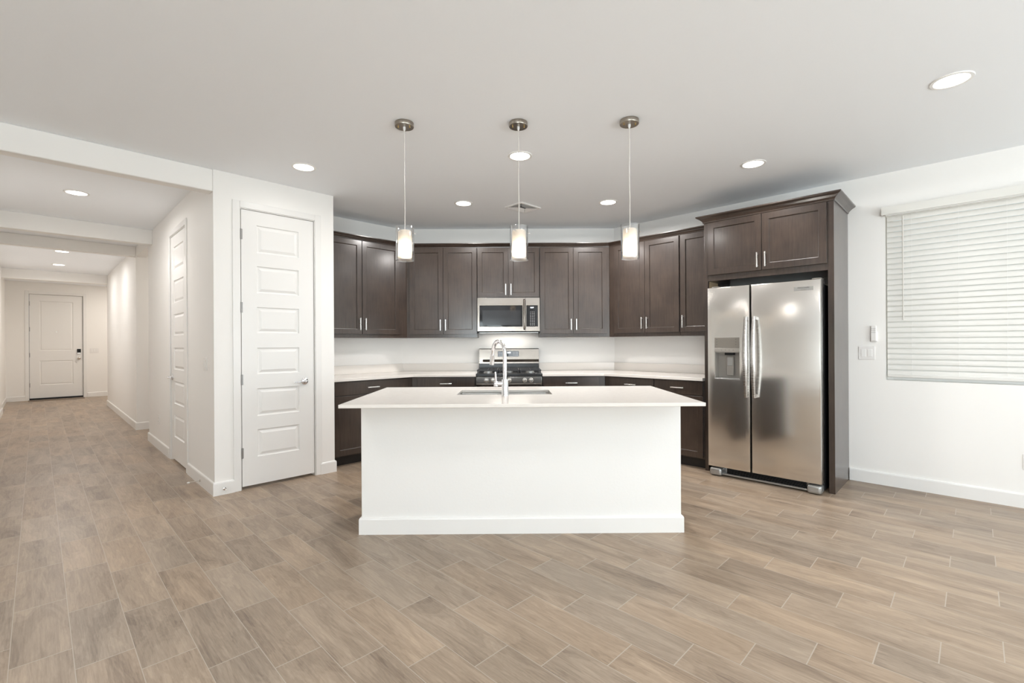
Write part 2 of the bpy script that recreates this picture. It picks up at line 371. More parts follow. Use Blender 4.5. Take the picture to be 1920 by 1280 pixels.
# hall
bm = nb(); D2 = (5.573, 6.357, 2.463)
box(bm, HU, HU+T, VP+T, D2[0], 0, C); box(bm, HU, HU+T, D2[0], D2[1], D2[2], C); box(bm, HU, HU+T, D2[1], 7.83, 0, C)
box(bm, HU, HU+T, 7.83, 8.93, 2.594, C); box(bm, HU, HU+T, 8.93, 13.1, 0, C)
struct('wall_hall_right', bm, 'wall')
bm = nb(); box(bm, HU+T, 3.2, 7.71, 7.83, 0, C); box(bm, HU+T, 3.2, 8.93, 9.05, 0, C); box(bm, 3.2, 3.32, 7.71, 9.05, 0, C); struct('wall_corridor', bm, 'wall')
bm = nb(); box(bm, -.60, -.475, VP+T, 13.0, 0, C); box(bm, -.63, -.51, 13.0, 15.55, 0, C); struct('wall_hall_left', bm, 'wall')
for k, v, zb_ in ((2, 7.49, 2.556), (3, 8.93, 2.594), (4, 13.0, 2.553)):
    bm = nb(); box(bm, -.51, HU, v, v+T, zb_, C); struct('trim_%d' % k, bm, 'wall', bev=.006, label='drywall header crossing the hall ceiling')
D3 = (-.145, .79, 2.478)
bm = nb(); box(bm, -.63, D3[0], 15.55, 15.67, 0, C); box(bm, D3[1], 2.6, 15.55, 15.67, 0, C); box(bm, D3[0], D3[1], 15.55, 15.67, D3[2], C); struct('wall_foyer', bm, 'wall')
bm = nb(); box(bm, 2.6, 2.72, 13.1, 15.67, 0, C); box(bm, HU+T, 2.6, 12.98, 13.1, 0, C); struct('wall_foyer_right', bm, 'wall')

# ------------------------------------------------------------------ baseboards
BP = [(0, 0), (.014, 0), (.014, .098), (.011, .107), (.004, .112), (0, .112)]
def base(name, pts, label=None):
    bm = nb(); sweep(bm, [(p[0], p[1]) for p in pts], BP); struct(name, bm, 'trim', label=label)
# travel so that the room lies to the right
base('baseboard_left', [(1.186, VP), (HU, VP), (HU, 5.497)][::-1])
base('baseboard_pantry', [(2.077, VP+.06), (2.077, VP), (1.934, VP)][::-1])
base('baseboard_hall', [(HU, 6.437), (HU, 7.83), (HU+T, 7.83)][::-1])
base('baseboard_corridor', [(3.2, 8.93), (HU, 8.93), (HU, 13.1), (HU+T, 13.1)][::-1])
base('baseboard_right', [(UR, VMIN), (UR, .822)][::-1])
base('baseboard_hall_left', [(-.475, 13.0), (-.475, VP+T)][::-1])
base('baseboard_foyer_left', [(-.51, 15.55), (-.51, 13.0)][::-1])
base('baseboard_foyer', [(2.6, 15.55), (.855, 15.55)][::-1])
base('baseboard_entry', [(-.205, 15.55), (-.51, 15.55)][::-1])
base('baseboard_far_left', [(-.5, VP), (UMIN, VP)][::-1])

# ------------------------------------------------------------------ doors
def casing(name, fr, a0, a1, zt, wd=.058, th=.011):
    bm = nb(); box(bm, a0-wd, a0, -th, 0, 0, zt+wd); box(bm, a1, a1+wd, -th, 0, 0, zt+wd); box(bm, a0, a1, -th, 0, zt, zt+wd)
    return struct(name, bm, 'trim', fr=fr, bev=.003)
def lever(parent, x, z, dirn, yf=0.0, m='chrome'):
    bm = nb(); lathe(bm, [(.032, 0), (.032, .006), (.026, .012), (.012, .014), (.011, .045), (0.0, .046)], 24, x, yf, axis='y', cz=z)
    tube(bm, [(x, yf-.044, z), (x+dirn*.03, yf-.05, z-.001), (x+dirn*.075, yf-.048, z-.004), (x+dirn*.112, yf-.042, z-.003)], [.0105, .0095, .008, .006], 12, ref=(0, 1, 0))
    o = obj('door_handle', bm, m, parent, smooth=True); tag(o, 'chrome lever handle'); return o
def hinge(parent, x, z, yf=0.0, h=.09):
    bm = nb(); lathe(bm, [(.0065, -h/2), (.0065, h/2)], 12, x, yf-.004, cz=z); box(bm, x-.012, x+.012, yf-.001, yf+.001, z-h/2, z+h/2)
    o = obj('hinge', bm, 'nickel_hinge', parent); tag(o, 'nickel hinge')
def jamb(root, w_, zt, dpth=.12, dy=.008, st=.015):
    bm = nb(); box(bm, -w_/2-st, -w_/2-.006, dy-.008, dpth, 0, zt+st); box(bm, w_/2+.006, w_/2+st, dy-.008, dpth, 0, zt+st); box(bm, -w_/2-.006, w_/2+.006, dy-.008, dpth, zt+.005, zt+st)
    obj('door_frame', bm, 'trim', root)
PZ = [(.272, .514), (.634, .878), (1.005, 1.24), (1.372, 1.603), (1.727, 1.967), (2.085, 2.33)]
# door_1 pantry: U 1.249-1.878
r = sroot('door_1', 'pantry', (1.250+1.878)/2, 0, label='white six-panel pantry door beside the kitchen')
hw = .313; bm = nb(); slab(bm, -hw, hw, .028, 2.452, .004, .035, [(-.19, a, .175, b) for a, b in PZ], MOULD); obj('door_leaf', bm, 'door', r)
jamb(r, .628, 2.452); lever(r, .225, .918, -1, .004)
for z in (2.235, 1.595, .962, .32): hinge(r, -.315, z, .004)
casing('trim_5', 'pantry', 1.238, 1.889, 2.463)
# door_2 hall side: V 5.58-6.35 ; hall frame a=-V
r = sroot('door_2', 'hall', -(5.582+6.349)/2, 0, label='white six-panel door in the hall side of the pantry block')
hw = .382; bm = nb(); slab(bm, -hw, hw, .028, 2.452, .004, .035, [(-.245, a, .245, b) for a, b in PZ], MOULD); obj('door_leaf', bm, 'door', r)
jamb(r, .767, 2.452); lever(r, -.318, .918, 1, .004)
for z in (2.245, 1.605, .962, .32): hinge(r, .384, z, .004)
casing('trim_6', 'hall', -6.357, -5.573, 2.463)
# door_3 entry
r = sroot('door_3', 'foyer', (-.135+.78)/2, 0, label='white two-panel entry door at the end of the hall')
hw = .456; bm = nb(); slab(bm, -hw, hw, .045, 2.465, .03, .045, [(-.29, .345, .285, .915), (-.29, 1.15, .285, 2.315)], [(.006, .008), (.02, .010), (.035, .004)]); obj('door_leaf', bm, 'door', r)
jamb(r, .915, 2.465, dy=.008)
bm = nb(); box(bm, -.462, -.440, .0765, .10, .0, 2.475); box(bm, .440, .462, .0765, .10, .0, 2.475); box(bm, -.440, .440, .0765, .10, 2.445, 2.475); obj('gap_blocker', bm, 'void', r)  # black strips added behind the leaf: block outdoor light, darken the gap
bm = nb(); box(bm, -.458, .458, .0, .09, 0, .04); obj('threshold', bm, 'void', r)
bm = nb(); box(bm, .352, .422, .008, .03, 1.085, 1.185); k = obj('door_lock', bm, 'glass_black', r, .004); tag(k, 'black and silver keypad lock')
bm = nb(); box(bm, .354, .420, .004, .02, 1.068, 1.095); obj('lock_thumbturn', bm, 'nickel', k, .004)
bm = nb(); lathe(bm, [(.034, 0), (.034, .008), (.014, .012), (.014, .035), (.03, .045), (.033, .065), (.0, .078)], 24, .387, .03, axis='y', cz=.962); tag(obj('door_knob', bm, 'nickel', r, smooth=True), 'nickel door knob')
for z in (2.25, 1.65, 1.05, .35): hinge(r, -.459, z, .028, .1)
bm = nb(); lathe(bm, [(.013, 0), (.013, .004), (0, .005)], 16, 0, .034, axis='y', cz=1.6); obj('peephole', bm, 'nickel', r, smooth=True)
casing('trim_7', 'foyer', -.145, .79, 2.478, wd=.06)
t = thing('doormat', 'thin brown mat lying in front of the entry door', 'mat', 'foyer', .32, -.19, .0)
B('mat_pad', 'mat', t, -.475, .475, -.15, .15, .0, .009, bev=.003)

# ------------------------------------------------------------------ window and blind on the right wall (right frame: x=-V)
A0, A1 = -WV1, -WV0      # -0.558 .. 1.27
r = sroot('window_1', 'right', 0, 0)
bm = nb(); yo = .085
for x0, x1, z0, z1 in ((A0, A0+.045, WZ0, WZ1), (A1-.045, A1, WZ0, WZ1), (A0+.045, A1-.045, WZ0, WZ0+.045), (A0+.045, A1-.045, WZ1-.045, WZ1), (A0+.045, A1-.045, 1.63, 1.68), (.33, .38, WZ0+.045, 1.63), (.33, .38, 1.68, WZ1-.045)):
    box(bm, x0, x1, yo, yo+.05, z0, z1)
obj('window_frame', bm, 'trim', r, .002)
B('pane', 'pane', r, A0+.02, A1-.02, yo+.022, yo+.028, WZ0+.02, WZ1-.02)
t = thing('window_blind', 'white horizontal slat blind lowered over the window, with a tilt wand', 'blind', 'right', 0, 0, 0)
bm = nb(); sweep(bm, [(A0-.012, .0), (A0-.012, -.052), (A1+.012, -.052), (A1+.012, 0)][::-1], [(0, 2.366), (-.007, 2.366), (-.007, 2.434), (.006, 2.434), (.007, 2.425), (.001, 2.412), (.0005, 2.382), (.004, 2.375)])
obj('valance', bm, 'valance', t)
B('headrail', 'trim', t, A0+.006, A1-.006, -.03, .03, 2.36, 2.40)
zs = []; z = 2.338
while z > .99: zs.append(z); z -= .0462
ang = math.radians(70)
for i, z in enumerate(zs):
    bm = nb(); rings = []; prof = []
    for k in range(7):
        s = -.025 + .05*k/6; bow = .006*(1-(s/.025)**2)
        prof.append((s, bow))
    top = [(s, b+.0013) for s, b in prof]; loop = prof + top[::-1]
    # room edge low, window edge high
    for x in (A0+.012, A1-.012):
        rings.append([(x, .018 + s*math.cos(ang) + b*-math.sin(ang), z + s*math.sin(ang) + b*math.cos(ang)) for s, b in loop])
    ring_loft(bm, rings); o = obj('slat', bm, 'slat', t, smooth=True)
B('bottom_rail', 'slat', t, A0+.012, A1-.012, -.007, .043, .955, .977, bev=.003)
for x in (-.38, -.09, .18, .55, .95):
    bm = nb()
    for dy in (-.012, .047): tube(bm, [(x, dy, .98), (x, dy, 2.36)], .0009, 6)
    obj('ladder_cord', bm, 'trim', t)
bm = nb(); tube(bm, [(-.436, -.018, 1.457), (-.436, -.018, 2.345)], .004, 6); lathe(bm, [(.005, 0), (.006, .03), (.004, .04)], 8, -.436, -.018, cz=1.45); tag(obj('tilt_wand', bm, 'cord', t), 'clear grey tilt wand')

# ------------------------------------------------------------------ switches, outlets, remote
def plate(name, label, fr, a, z, wd, ht, rockers=0, outlet=False, group=None):
    t = thing(name, label, 'light switch' if rockers else 'outlet', fr, a, 0, z, group)
    B('face_plate', 'plastic', t, -wd/2, wd/2, -.006, 0, -ht/2, ht/2, bev=.002)
    for k in range(rockers):
        cx = (k-(rockers-1)/2)*.046
        bm = nb(); slab(bm, cx-.0165, cx+.0165, -.033, .033, -.0095, .004, [], SHAKER); obj('rocker', bm, 'trim', t, .001)
    if outlet:
        for s in (-.02, .02):
            o = B('receptacle', 'trim', t, -.017, .017, -.008, -.005, s-.014, s+.014, bev=.001)
            bm = nb(); box(bm, -.008, -.006, -.0086, -.0078, s-.004, s+.006); box(bm, .006, .008, -.0086, -.0078, s-.004, s+.006); obj('slot', bm, 'ink_dark', o)
    return t
plate('light_switch', 'white double rocker switch plate beside the window blind, under the remote', 'right', -.692, 1.163, .118, .118, 2)
plate('light_switch', 'white rocker switch plate on the shaded hall side of the pantry corner', 'hall', -4.83, 1.10, .118, .118, 2)
plate('light_switch', 'white switch plate between the entry door and the hall corner', 'foyer', .99, 1.14, .165, .118, 3)
plate('wall_outlet', 'white outlet low on the hall wall past the side door', 'hall', -7.09, .36, .07, .118, outlet=True)
plate('wall_outlet', 'white outlet low on the wall below the window', 'right', .29, .348, .07, .118, outlet=True)
t = thing('remote_control', 'slim white remote clipped to the wall above the double switch', 'remote', 'right', -.640, 0, 1.335)
bm = nb(); box(bm, -.026, .026, -.012, 0, -.072, .02); obj('wall_holder', bm, 'plastic', t, .008, seg=4)
bm = nb(); box(bm, -.021, .021, -.026, -.0125, -.066, .070); k = obj('remote_body', bm, 'plastic', t, .012, seg=4)
for i in range(3):
    for j in range(3):
        bm = nb(); lathe(bm, [(.0042, 0), (.0042, .0015), (0, .002)], 10, (i-1)*.011, -.026, axis='y', cz=.045-j*.017); obj('button', bm, 'button', k)
# door stops
t = thing('door_stop', 'spring door stop with white tip sticking out of the hall-side baseboard', 'door stop', 'hall', -4.97, -.014, .047)
bm = nb(); lathe(bm, [(.011, 0), (.011, .006), (.0035, .008), (.0035, .085)], 14, 0, 0, axis='y'); obj('rod', bm, 'nickel', t, smooth=True)
bm = nb(); lathe(bm, [(.0065, .083), (.0075, .09), (.006, .1), (0, .102)], 14, 0, 0, axis='y'); tag(obj('bumper', bm, 'plastic', t, smooth=True), 'white rubber bumper')
t = thing('door_stop', 'small door stop on the baseboard just left of the pantry door', 'door stop', 'pantry', 1.109, -.014, .05)
bm = nb(); lathe(bm, [(.013, 0), (.013, .005), (.005, .008), (.005, .05)], 14, 0, 0, axis='y'); obj('rod', bm, 'nickel', t, smooth=True)
bm = nb(); lathe(bm, [(.0075, .048), (.0085, .056), (.007, .066), (0, .068)], 14, 0, 0, axis='y'); tag(obj('bumper', bm, 'plastic', t, smooth=True), 'white rubber bumper')

# ------------------------------------------------------------------ cabinets
K = math.tan(PI/8)
def pull_v(parent, x, y, z, L=.135):
    bm = nb(); box(bm, x-.005, x+.005, y-.030, y-.021, z-L/2, z+L/2)
    for s in (-1, 1): box(bm, x-.004, x+.004, y-.021, y, z+s*(L/2-.014)-.004, z+s*(L/2-.014)+.004)
    tag(obj('handle', bm, 'pull', parent, .0012), 'bright nickel bar pull')
def pull_h(parent, x, y, z, L=.135):
    bm = nb(); box(bm, x-L/2, x+L/2, y-.030, y-.021, z-.005, z+.005)
    for s in (-1, 1): box(bm, x+s*(L/2-.014)-.004, x+s*(L/2-.014)+.004, y-.021, y, z-.004, z+.004)
    tag(obj('handle', bm, 'pull', parent, .0012), 'bright nickel bar pull')
def cab_door(t, x0, x1, z0, z1, d, side, hz=None, st=.056, hinged=True):
    bm = nb(); slab(bm, x0, x1, z0, z1, -d-.020, .019, [(x0+st, z0+st, x1-st, z1-st)], SHAKER); o = obj('cabinet_door', bm, 'wood', t, .0012)
    if side: pull_v(o, x1-.03 if side == 'r' else x0+.03, -d-.020, hz)
    return o
def drawer(t, x0, x1, z0, z1, d, px=None):
    bm = nb(); slab(bm, x0, x1, z0, z1, -d-.020, .019, [], SHAKER); o = obj('drawer_front', bm, 'wood', t, .0015)
    pull_h(o, (x0+x1)/2 if px is None else px, -d-.020, (z0+z1)/2); return o
UZ0, UZ1, DZ0, DZ1 = 1.338, 2.442, 1.381, 2.433
UD = .31
def upper(fr, label, a0, a1, doors, m0=0, m1=0, z0=UZ0, group='dark wall cabinets', hz=1.493, dz0=DZ0):
    """m0/m1: 1 when that end meets a mitred inside corner"""
    c = (a0+a1)/2 ; t = thing('upper_cabinet', label, 'cabinet', fr, c, 0, 0, group)
    b0 = a0-c; b1 = a1-c; e = .001
    poly = [(b0+(K*UD if m0 else 0)+e, -UD), (b1-(K*UD if m1 else 0)-e, -UD), (b1-e-(.002 if m1 else 0), -.002), (b0+e+(.002 if m0 else 0), -.002)]
    bm = nb(); prism(bm, poly, z0, UZ1); obj('cabinet_body', bm, 'wood', t, .001)
    for x0, x1, side in doors: cab_door(t, x0-c, x1-c, dz0, DZ1, UD, side, hz)
    return t
UC = 3.3155          # left inside corner (U)
AC = -3.3146         # right inside corner (a=-V)
upper('left', 'tall dark wall cabinet next to the pantry wall, partly behind the left pendant', 2.079, UC, [(2.105, 2.577, 'r'), (2.584, 3.065, 'l')], 0, 1)
upper('back', 'tall dark two-door wall cabinet on the back wall left of the microwave', XL, -.388, [(-1.212, -.804, 'r'), (-.800, -.392, 'l')], 1, 0)
upper('back', 'short dark two-door cabinet right above the microwave', -.386, .376, [(-.383, -.007, 'r'), (-.003, .373, 'l')], z0=1.820, hz=1.922, dz0=1.829)
upper('back', 'tall dark two-door wall cabinet on the back wall right of the microwave', .378, XR, [(.382, .788, 'r'), (.792, 1.200, 'l')], 0, 1)
upper('right', 'tall dark two-door wall cabinet behind the right pendant', AC, -2.286, [(-3.109, -2.704, 'r'), (-2.700, -2.292, 'l')], 1, 0)
upper('right', 'tall dark single-door wall cabinet against the refrigerator surround', -2.284, -1.905, [(-2.277, -1.912, 'l')], 0, 0)
# crown moulding along the wall cabinets (world plan)
CP = [(0, .0), (.006, .0), (.008, .010), (.016, .020), (.030, .032), (.044, .040), (.048, .044), (.048, .052), (0, .052)]
def crown(fr_pts, z, name, parent=None, sc_=1.0, label=None):
    bm = nb(); sweep(bm, fr_pts, [(o*sc_, z+h*sc_) for o, h in CP]); return obj(name, bm, 'wood', parent)
def wp(fr, a, d): p = at(fr, a, d); return (p.x, p.y)
dd = UD+.0005
pth = [wp('left', 2.079, -dd), wp('left', UC-K*dd, -dd), wp('back', XR-K*dd, -dd), wp('right', -1.974, -dd)]
tag(crown(pth, UZ1-.004, 'crown_molding', sc_=.95), 'dark crown molding running along the tops of the wall cabinets', 'molding')

BD = .60
def base_cab(fr, label, a0, a1, m0, m1, draws, doors):
    c = (a0+a1)/2; t = thing('base_cabinet', label, 'cabinet', fr, c, 0, 0, 'dark base cabinets'); b0 = a0-c; b1 = a1-c
    poly = [(b0+(K*BD if m0 else 0)+.001, -BD), (b1-(K*BD if m1 else 0)-.001, -BD), (b1-.003, -.002), (b0+.003, -.002)]
    bm = nb(); prism(bm, poly, .105, .883); obj('cabinet_body', bm, 'wood', t, .001)
    kd = BD-.075; poly = [(b0+(K*kd if m0 else 0)+.001, -kd), (b1-(K*kd if m1 else 0)-.001, -kd), (b1-.003, -.01), (b0+.003, -.01)]
    bm = nb(); prism(bm, poly, 0, .104); obj('toe_kick', bm, 'kick_board', t)
    for x0, x1 in draws: drawer(t, x0-c, x1-c, .738, .872, BD)
    for x0, x1, s in doors: cab_door(t, x0-c, x1-c, .118, .728, BD, s, .63)
    return t
base_cab('left', 'dark base cabinet against the pantry wall, partly hidden by the island', 2.079, UC, 0, 1, [(2.118, 2.975)], [(2.118, 2.543, 'r'), (2.549, 2.975, 'l')])
base_cab('back', 'dark base cabinet left of the range', XL, -.388, 1, 0, [(-1.066, -.402)], [(-1.066, -.737, 'r'), (-.731, -.402, 'l')])
base_cab('back', 'dark base cabinet right of the range', .384, XR, 0, 1, [(.392, 1.044)], [(.392, .715, 'r'), (.721, 1.044, 'l')])
base_cab('right', 'dark corner base cabinet behind the right end of the island', AC, -2.442, 1, 0, [(-2.985, -2.447)], [(-2.985, -2.447, 'r')])
base_cab('right', 'dark base cabinet beside the refrigerator surround', -2.440, -1.906, 0, 0, [(-2.434, -1.918)], [(-2.434, -1.918, 'l')])
# countertops with low backsplash
CD = .645
def counter(label, pts_out, splash):
    t = thing('countertop', label, 'countertop')
    bm = nb(); prism(bm, pts_out, .8835, .914); obj('slab', bm, 'quartz', t, .0025)
    bm = nb(); sweep(bm, splash, [(.0015, .9142), (.020, .9142), (.020, 1.014), (.0015, 1.014)]); obj('backsplash', bm, 'quartz', t, .0015)
counter('white quartz countertop with low backsplash left of the range', [wp('left', 2.079, -CD), wp('left', UC-K*CD, -CD), wp('back', -.386, -CD), wp('back', -.386, -.001), wp('back', XL+.001, -.001), wp('left', 2.079, -.001)],
        [wp('left', 2.08, 0), wp('left', UC, 0), wp('back', -.388, 0)])
counter('white quartz countertop with low backsplash right of the range', [wp('back', .383, -CD), wp('back', XR-K*CD, -CD), wp('right', -1.907, -CD), wp('right', -1.907, -.001), wp('back', XR-.001, -.001), wp('back', .383, -.001)],
        [wp('back', .385, 0), wp('back', XR, 0), wp('right', -1.908, 0)])

# refrigerator surround: over-fridge cabinet, end panels, crown
t = thing('refrigerator_cabinet', 'dark refrigerator surround with end panels, crown and two doors above', 'cabinet', 'right', -1.365, 0, 0)
c = -1.365; FD = .600
B('cabinet_body', 'wood', t, -1.865-c, -.871-c, -FD, -.002, 1.865, 2.442, bev=.001)
cab_door(t, -1.861-c, -1.378-c, 1.922, 2.433, FD, 'r', 2.015); cab_door(t, -1.371-c, -.876-c, 1.922, 2.433, FD, 'l', 2.015)
B('end_panel', 'wood', t, -1.903-c, -1.866-c, -FD-.002, -.002, 0, 2.442, bev=.001)
B('end_panel', 'wood', t, -.870-c, -.827-c, -FD-.002, -.002, 0, 2.442, bev=.001)
tag(B('panel_liner', 'maple', t, -1.8655-c, -1.863-c, -FD+.03, -.36, 1.74, 1.864), 'bare maple strip above the refrigerator')
crown([(-1.903-c, -.001), (-1.903-c, -FD-.003), (-.827-c, -FD-.003), (-.827-c, -.001)], 2.438, 'crown', t, 1.25)

# ------------------------------------------------------------------ refrigerator (right frame)
c = -1.356; t = thing('refrigerator', 'stainless side-by-side refrigerator with a water dispenser in its left door', 'refrigerator', 'right', c, 0, 0)
B('refrigerator_body', 'void', t, -1.806-c, -.900-c, -.605, -.04, .02, 1.750, bev=.004)
def fdoor(x0, x1, name, hole=None):
    bm = nb(); yf, z0, z1, th = -.742, .092, 1.783, .125
    # softly rounded front edges
    def loop(ins, y): return [(x0+ins, y, z0+ins), (x1-ins, y, z0+ins), (x1-ins, y, z1-ins), (x0+ins, y, z1-ins)]
    if hole is None:
        ring_loft(bm, [loop(0, yf+th), loop(0, yf+.012), loop(.003, yf+.003), loop(.012, yf)])
    else:
        hx0, hz0, hx1, hz1 = hole
        def hl(ins, y): return [(hx0+ins, y, hz0+ins), (hx1-ins, y, hz0+ins), (hx1-ins, y, hz1-ins), (hx0+ins, y, hz1-ins)]
        ring_loft(bm, [loop(0, yf+th), loop(0, yf+.012), loop(.003, yf+.003), loop(.012, yf), hl(0, yf), hl(0, yf+.09)])
    return obj(name, bm, 'steel_front', t, smooth=True)
HX0, HX1, HZ0, HZ1 = -1.751-c, -1.527-c, .92, 1.31
dl = fdoor(-1.818-c, -1.440-c, 'refrigerator_door', (HX0, HZ0, HX1, HZ1)); dr = fdoor(-1.428-c, -.896-c, 'refrigerator_door')
for d_, x0, x1 in ((dl, -1.812-c, -1.446-c), (dr, -1.422-c, -.902-c)): B('door_gasket', 'void', d_, x0, x1, -.616, -.606, .10, 1.775)
tag(B('hinge_cover', 'grey_dark', t, -.975-c, -.905-c, -.66, -.56, 1.784, 1.800, bev=.004), 'dark hinge cover'); tag(B('hinge_cover', 'grey_dark', t, -1.810-c, -1.74-c, -.66, -.56, 1.784, 1.800, bev=.004), 'dark hinge cover')
# handles: bowed flat bars
for x, d_, s in ((-1.462-c, dl, -1), (-1.396-c, dr, -1)):
    pts = []; 
    for k in range(17):
        q = k/16; z = .770+.725*q; out = .036+.030*math.sin(PI*q)
        pts.append((x, -.742-out, z))
    bm = nb(); tube(bm, pts, [.012+.005*math.sin(PI*k/16) for k in range(17)], 16, sx=1.15, ref=(0, 1, 0), sy=.75)
    for z in (.785, 1.48): box(bm, x-.011, x+.011, -.780, -.742, z-.014, z+.014)
    tag(obj('handle', bm, 'steel', d_, smooth=True), 'bowed stainless door handle')
# dispenser
dp = B('dispenser_panel', 'grey_dark', dl, HX0, HX1, -.7435, -.73, 1.212, HZ1, bev=.002); tag(dp, 'grey water and ice dispenser')
B('icon_strip', 'grey', dp, HX0, HX1, -.745, -.73, 1.178, 1.211, bev=.002)
for i in range(3):
    for s in (0, 1):
        B('dispenser_button', 'ink_dark', dp, (HX0+.016 if s == 0 else HX1-.036), (HX0+.024 if s == 0 else HX1-.028), -.7442, -.7435, 1.290-i*.024, 1.294-i*.024)
for i in range(4): B('dispenser_icon', 'ink_dark', dp, HX0+.06+i*.035, HX0+.07+i*.035, -.7455, -.745, 1.192, 1.195)
bm = nb()
box(bm, HX0, HX1, -.655, -.648, HZ0, 1.178); box(bm, HX0, HX0+.004, -.741, -.655, HZ0, 1.178); box(bm, HX1-.004, HX1, -.741, -.655, HZ0, 1.178); box(bm, HX0, HX1, -.741, -.655, 1.170, 1.178)
tag(obj('dispenser_recess', bm, 'grey', dl, .0), 'grey dispenser recess')
B('drip_tray', 'silver_plastic', dl, HX0, HX1, -.748, -.655, HZ0, HZ0+.012, bev=.003)
tag(B('dispenser_paddle', 'grey', dl, HX0+.085, HX0+.150, -.682, -.672, .955, 1.135, bev=.004), 'tall dispenser paddle')
B('paddle_insert', 'silver_plastic', dl, HX0+.095, HX0+.140, -.686, -.682, 1.045, 1.125, bev=.002)
B('spout', 'void', dl, HX0+.075, HX0+.16, -.70, -.665, 1.145, 1.17, bev=.004)
bm = nb(); box(bm, -.100+(-.988-c), .0+(-.988-c)+.042, -.7432, -.742, 1.695, 1.727); bdg = obj('badge', bm, 'silver_plastic', dr); tag(bdg, 'small silver badge')
text('badge_text', 'FRIGIDAIRE', .017, 'ink_dark', bdg, (-1.017-c, -.7436, 1.7185)); text('badge_text', 'GALLERY', .010, 'grey_dark', bdg, (-1.017-c, -.7436, 1.7025))
# kick grille
bm = nb(); box(bm, -1.80-c, -.91-c, -.690, -.62, .012, .028)
box(bm, -1.80-c, -.91-c, -.640, -.62, .028, .088); kg = obj('kick_grille', bm, 'silver_plastic', t, .002); tag(kg, 'grey kick grille')
bm = nb()
for i in range(5): box(bm, -1.665-c, -1.03-c, -.686, -.668, .033+i*.0105, .037+i*.0105)
obj('grille_louvre', bm, 'void', kg); B('grille_backing', 'void', kg, -1.67-c, -1.025-c, -.667, -.641, .029, .088)
for x0, x1 in ((-1.812-c, -1.70-c), (-1.005-c, -.898-c)):
    bm = nb(); box(bm, x0, x1, -.735, -.625, .006, .080); tag(obj('foot_cover', bm, 'silver_plastic', kg, .022, seg=4), 'rounded silver foot cover')
for x in (-1.75-c, -.95-c):
    bm = nb(); lathe(bm, [(.02, 0), (.02, .02)], 12, x, -.3); obj('leveling_foot', bm, 'void', t)

# ------------------------------------------------------------------ range (back frame)
t = thing('gas_range', 'stainless gas range with black grates between the base cabinets', 'stove', 'back', -.002, 0, 0); RW = .379
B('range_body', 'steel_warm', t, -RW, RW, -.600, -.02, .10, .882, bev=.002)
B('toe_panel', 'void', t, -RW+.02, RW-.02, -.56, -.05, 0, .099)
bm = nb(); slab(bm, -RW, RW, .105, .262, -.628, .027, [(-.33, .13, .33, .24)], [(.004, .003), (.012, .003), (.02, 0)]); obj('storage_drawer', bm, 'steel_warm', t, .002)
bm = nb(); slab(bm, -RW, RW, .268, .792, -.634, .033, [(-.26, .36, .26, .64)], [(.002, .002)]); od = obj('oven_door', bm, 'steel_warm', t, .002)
B('oven_window', 'glass_black', od, -.257, .257, -.6325, -.630, .363, .637)
bm = nb(); tube(bm, [(-.34, -.680, .752), (.34, -.680, .752)], .012, 14)
for s in (-1, 1): box(bm, s*.31-.012, s*.31+.012, -.675, -.634, .742, .762)
tag(obj('oven_handle', bm, 'chrome', od, smooth=True), 'bright tubular oven handle')
B('control_panel', 'steel_front', t, -RW, RW, -.645, -.600, .800, .880, bev=.003)
for x in (-.262, -.185, .0, .181, .254):
    bm = nb(); lathe(bm, [(.026, 0), (.026, .006), (.021, .009), (.0195, .030), (.017, .034), (0, .035)], 24, x, -.645, axis='y', cz=.841); box(bm, x-.004, x+.004, -.686, -.678, .825, .857); tag(obj('burner_knob', bm, 'nickel', t, .001), 'silver burner knob')
B('cooktop', 'black', t, -RW-.004, RW+.004, -.648, -.085, .882, .918, bev=.006)
for x, y, r_ in ((-.25, -.48, .045), (-.25, -.22, .038), (0, -.35, .042), (.25, -.48, .045), (.25, -.22, .038)):
    bm = nb(); lathe(bm, [(r_*1.15, .918), (r_*1.15, .924), (r_, .926), (r_, .936), (r_*.7, .940), (0, .941)], 24, x, y); tag(obj('burner', bm, 'silver_plastic', t, smooth=True), 'round gas burner')
for gx0, gx1 in ((-.372, -.128), (-.120, .120), (.128, .372)):
    bm = nb(); zt0, zt1 = .947, .960
    for y in (-.625, -.100): box(bm, gx0, gx1, y-.006, y+.006, zt0, zt1)
    for x in (gx0+.006, gx1-.006): box(bm, x-.006, x+.006, -.63, -.095, zt0, zt1)
    cx = (gx0+gx1)/2; box(bm, cx-.005, cx+.005, -.63, -.095, zt0, zt1)
    for y in (-.48, -.35, -.22): box(bm, gx0, gx1, y-.005, y+.005, zt0, zt1)
    for x in (gx0+.01, gx1-.01):
        for y in (-.62, -.105, -.35): box(bm, x-.006, x+.006, y-.006, y+.006, .918, zt0)
    tag(obj('burner_grate', bm, 'iron', t, .0015), 'black cast iron burner grate')
bm = nb(); box(bm, -RW, RW, -.105, -.045, .918, 1.032); obj('rear_riser', bm, 'black', t, .003)
bm = nb()
prof = [(-.005, 1.200), (-.075, 1.200), (-.084, 1.192), (-.092, 1.062), (-.110, 1.030), (-.110, 1.012), (-.100, 1.006), (-.005, 1.006)]
ring_loft(bm, [[(x, y, z) for y, z in prof] for x in (-RW, RW)]); bg = obj('backguard', bm, 'steel_warm', t); tag(bg, 'stainless backguard with clock display')
dpn = B('display_panel', 'glass_black', bg, -.143, .126, -.0925, -.083, 1.098, 1.168, bev=.001)
text('clock_digits', '12:00', .026, 'digits', dpn, (-.008+.0, -.0930, 1.147)); 
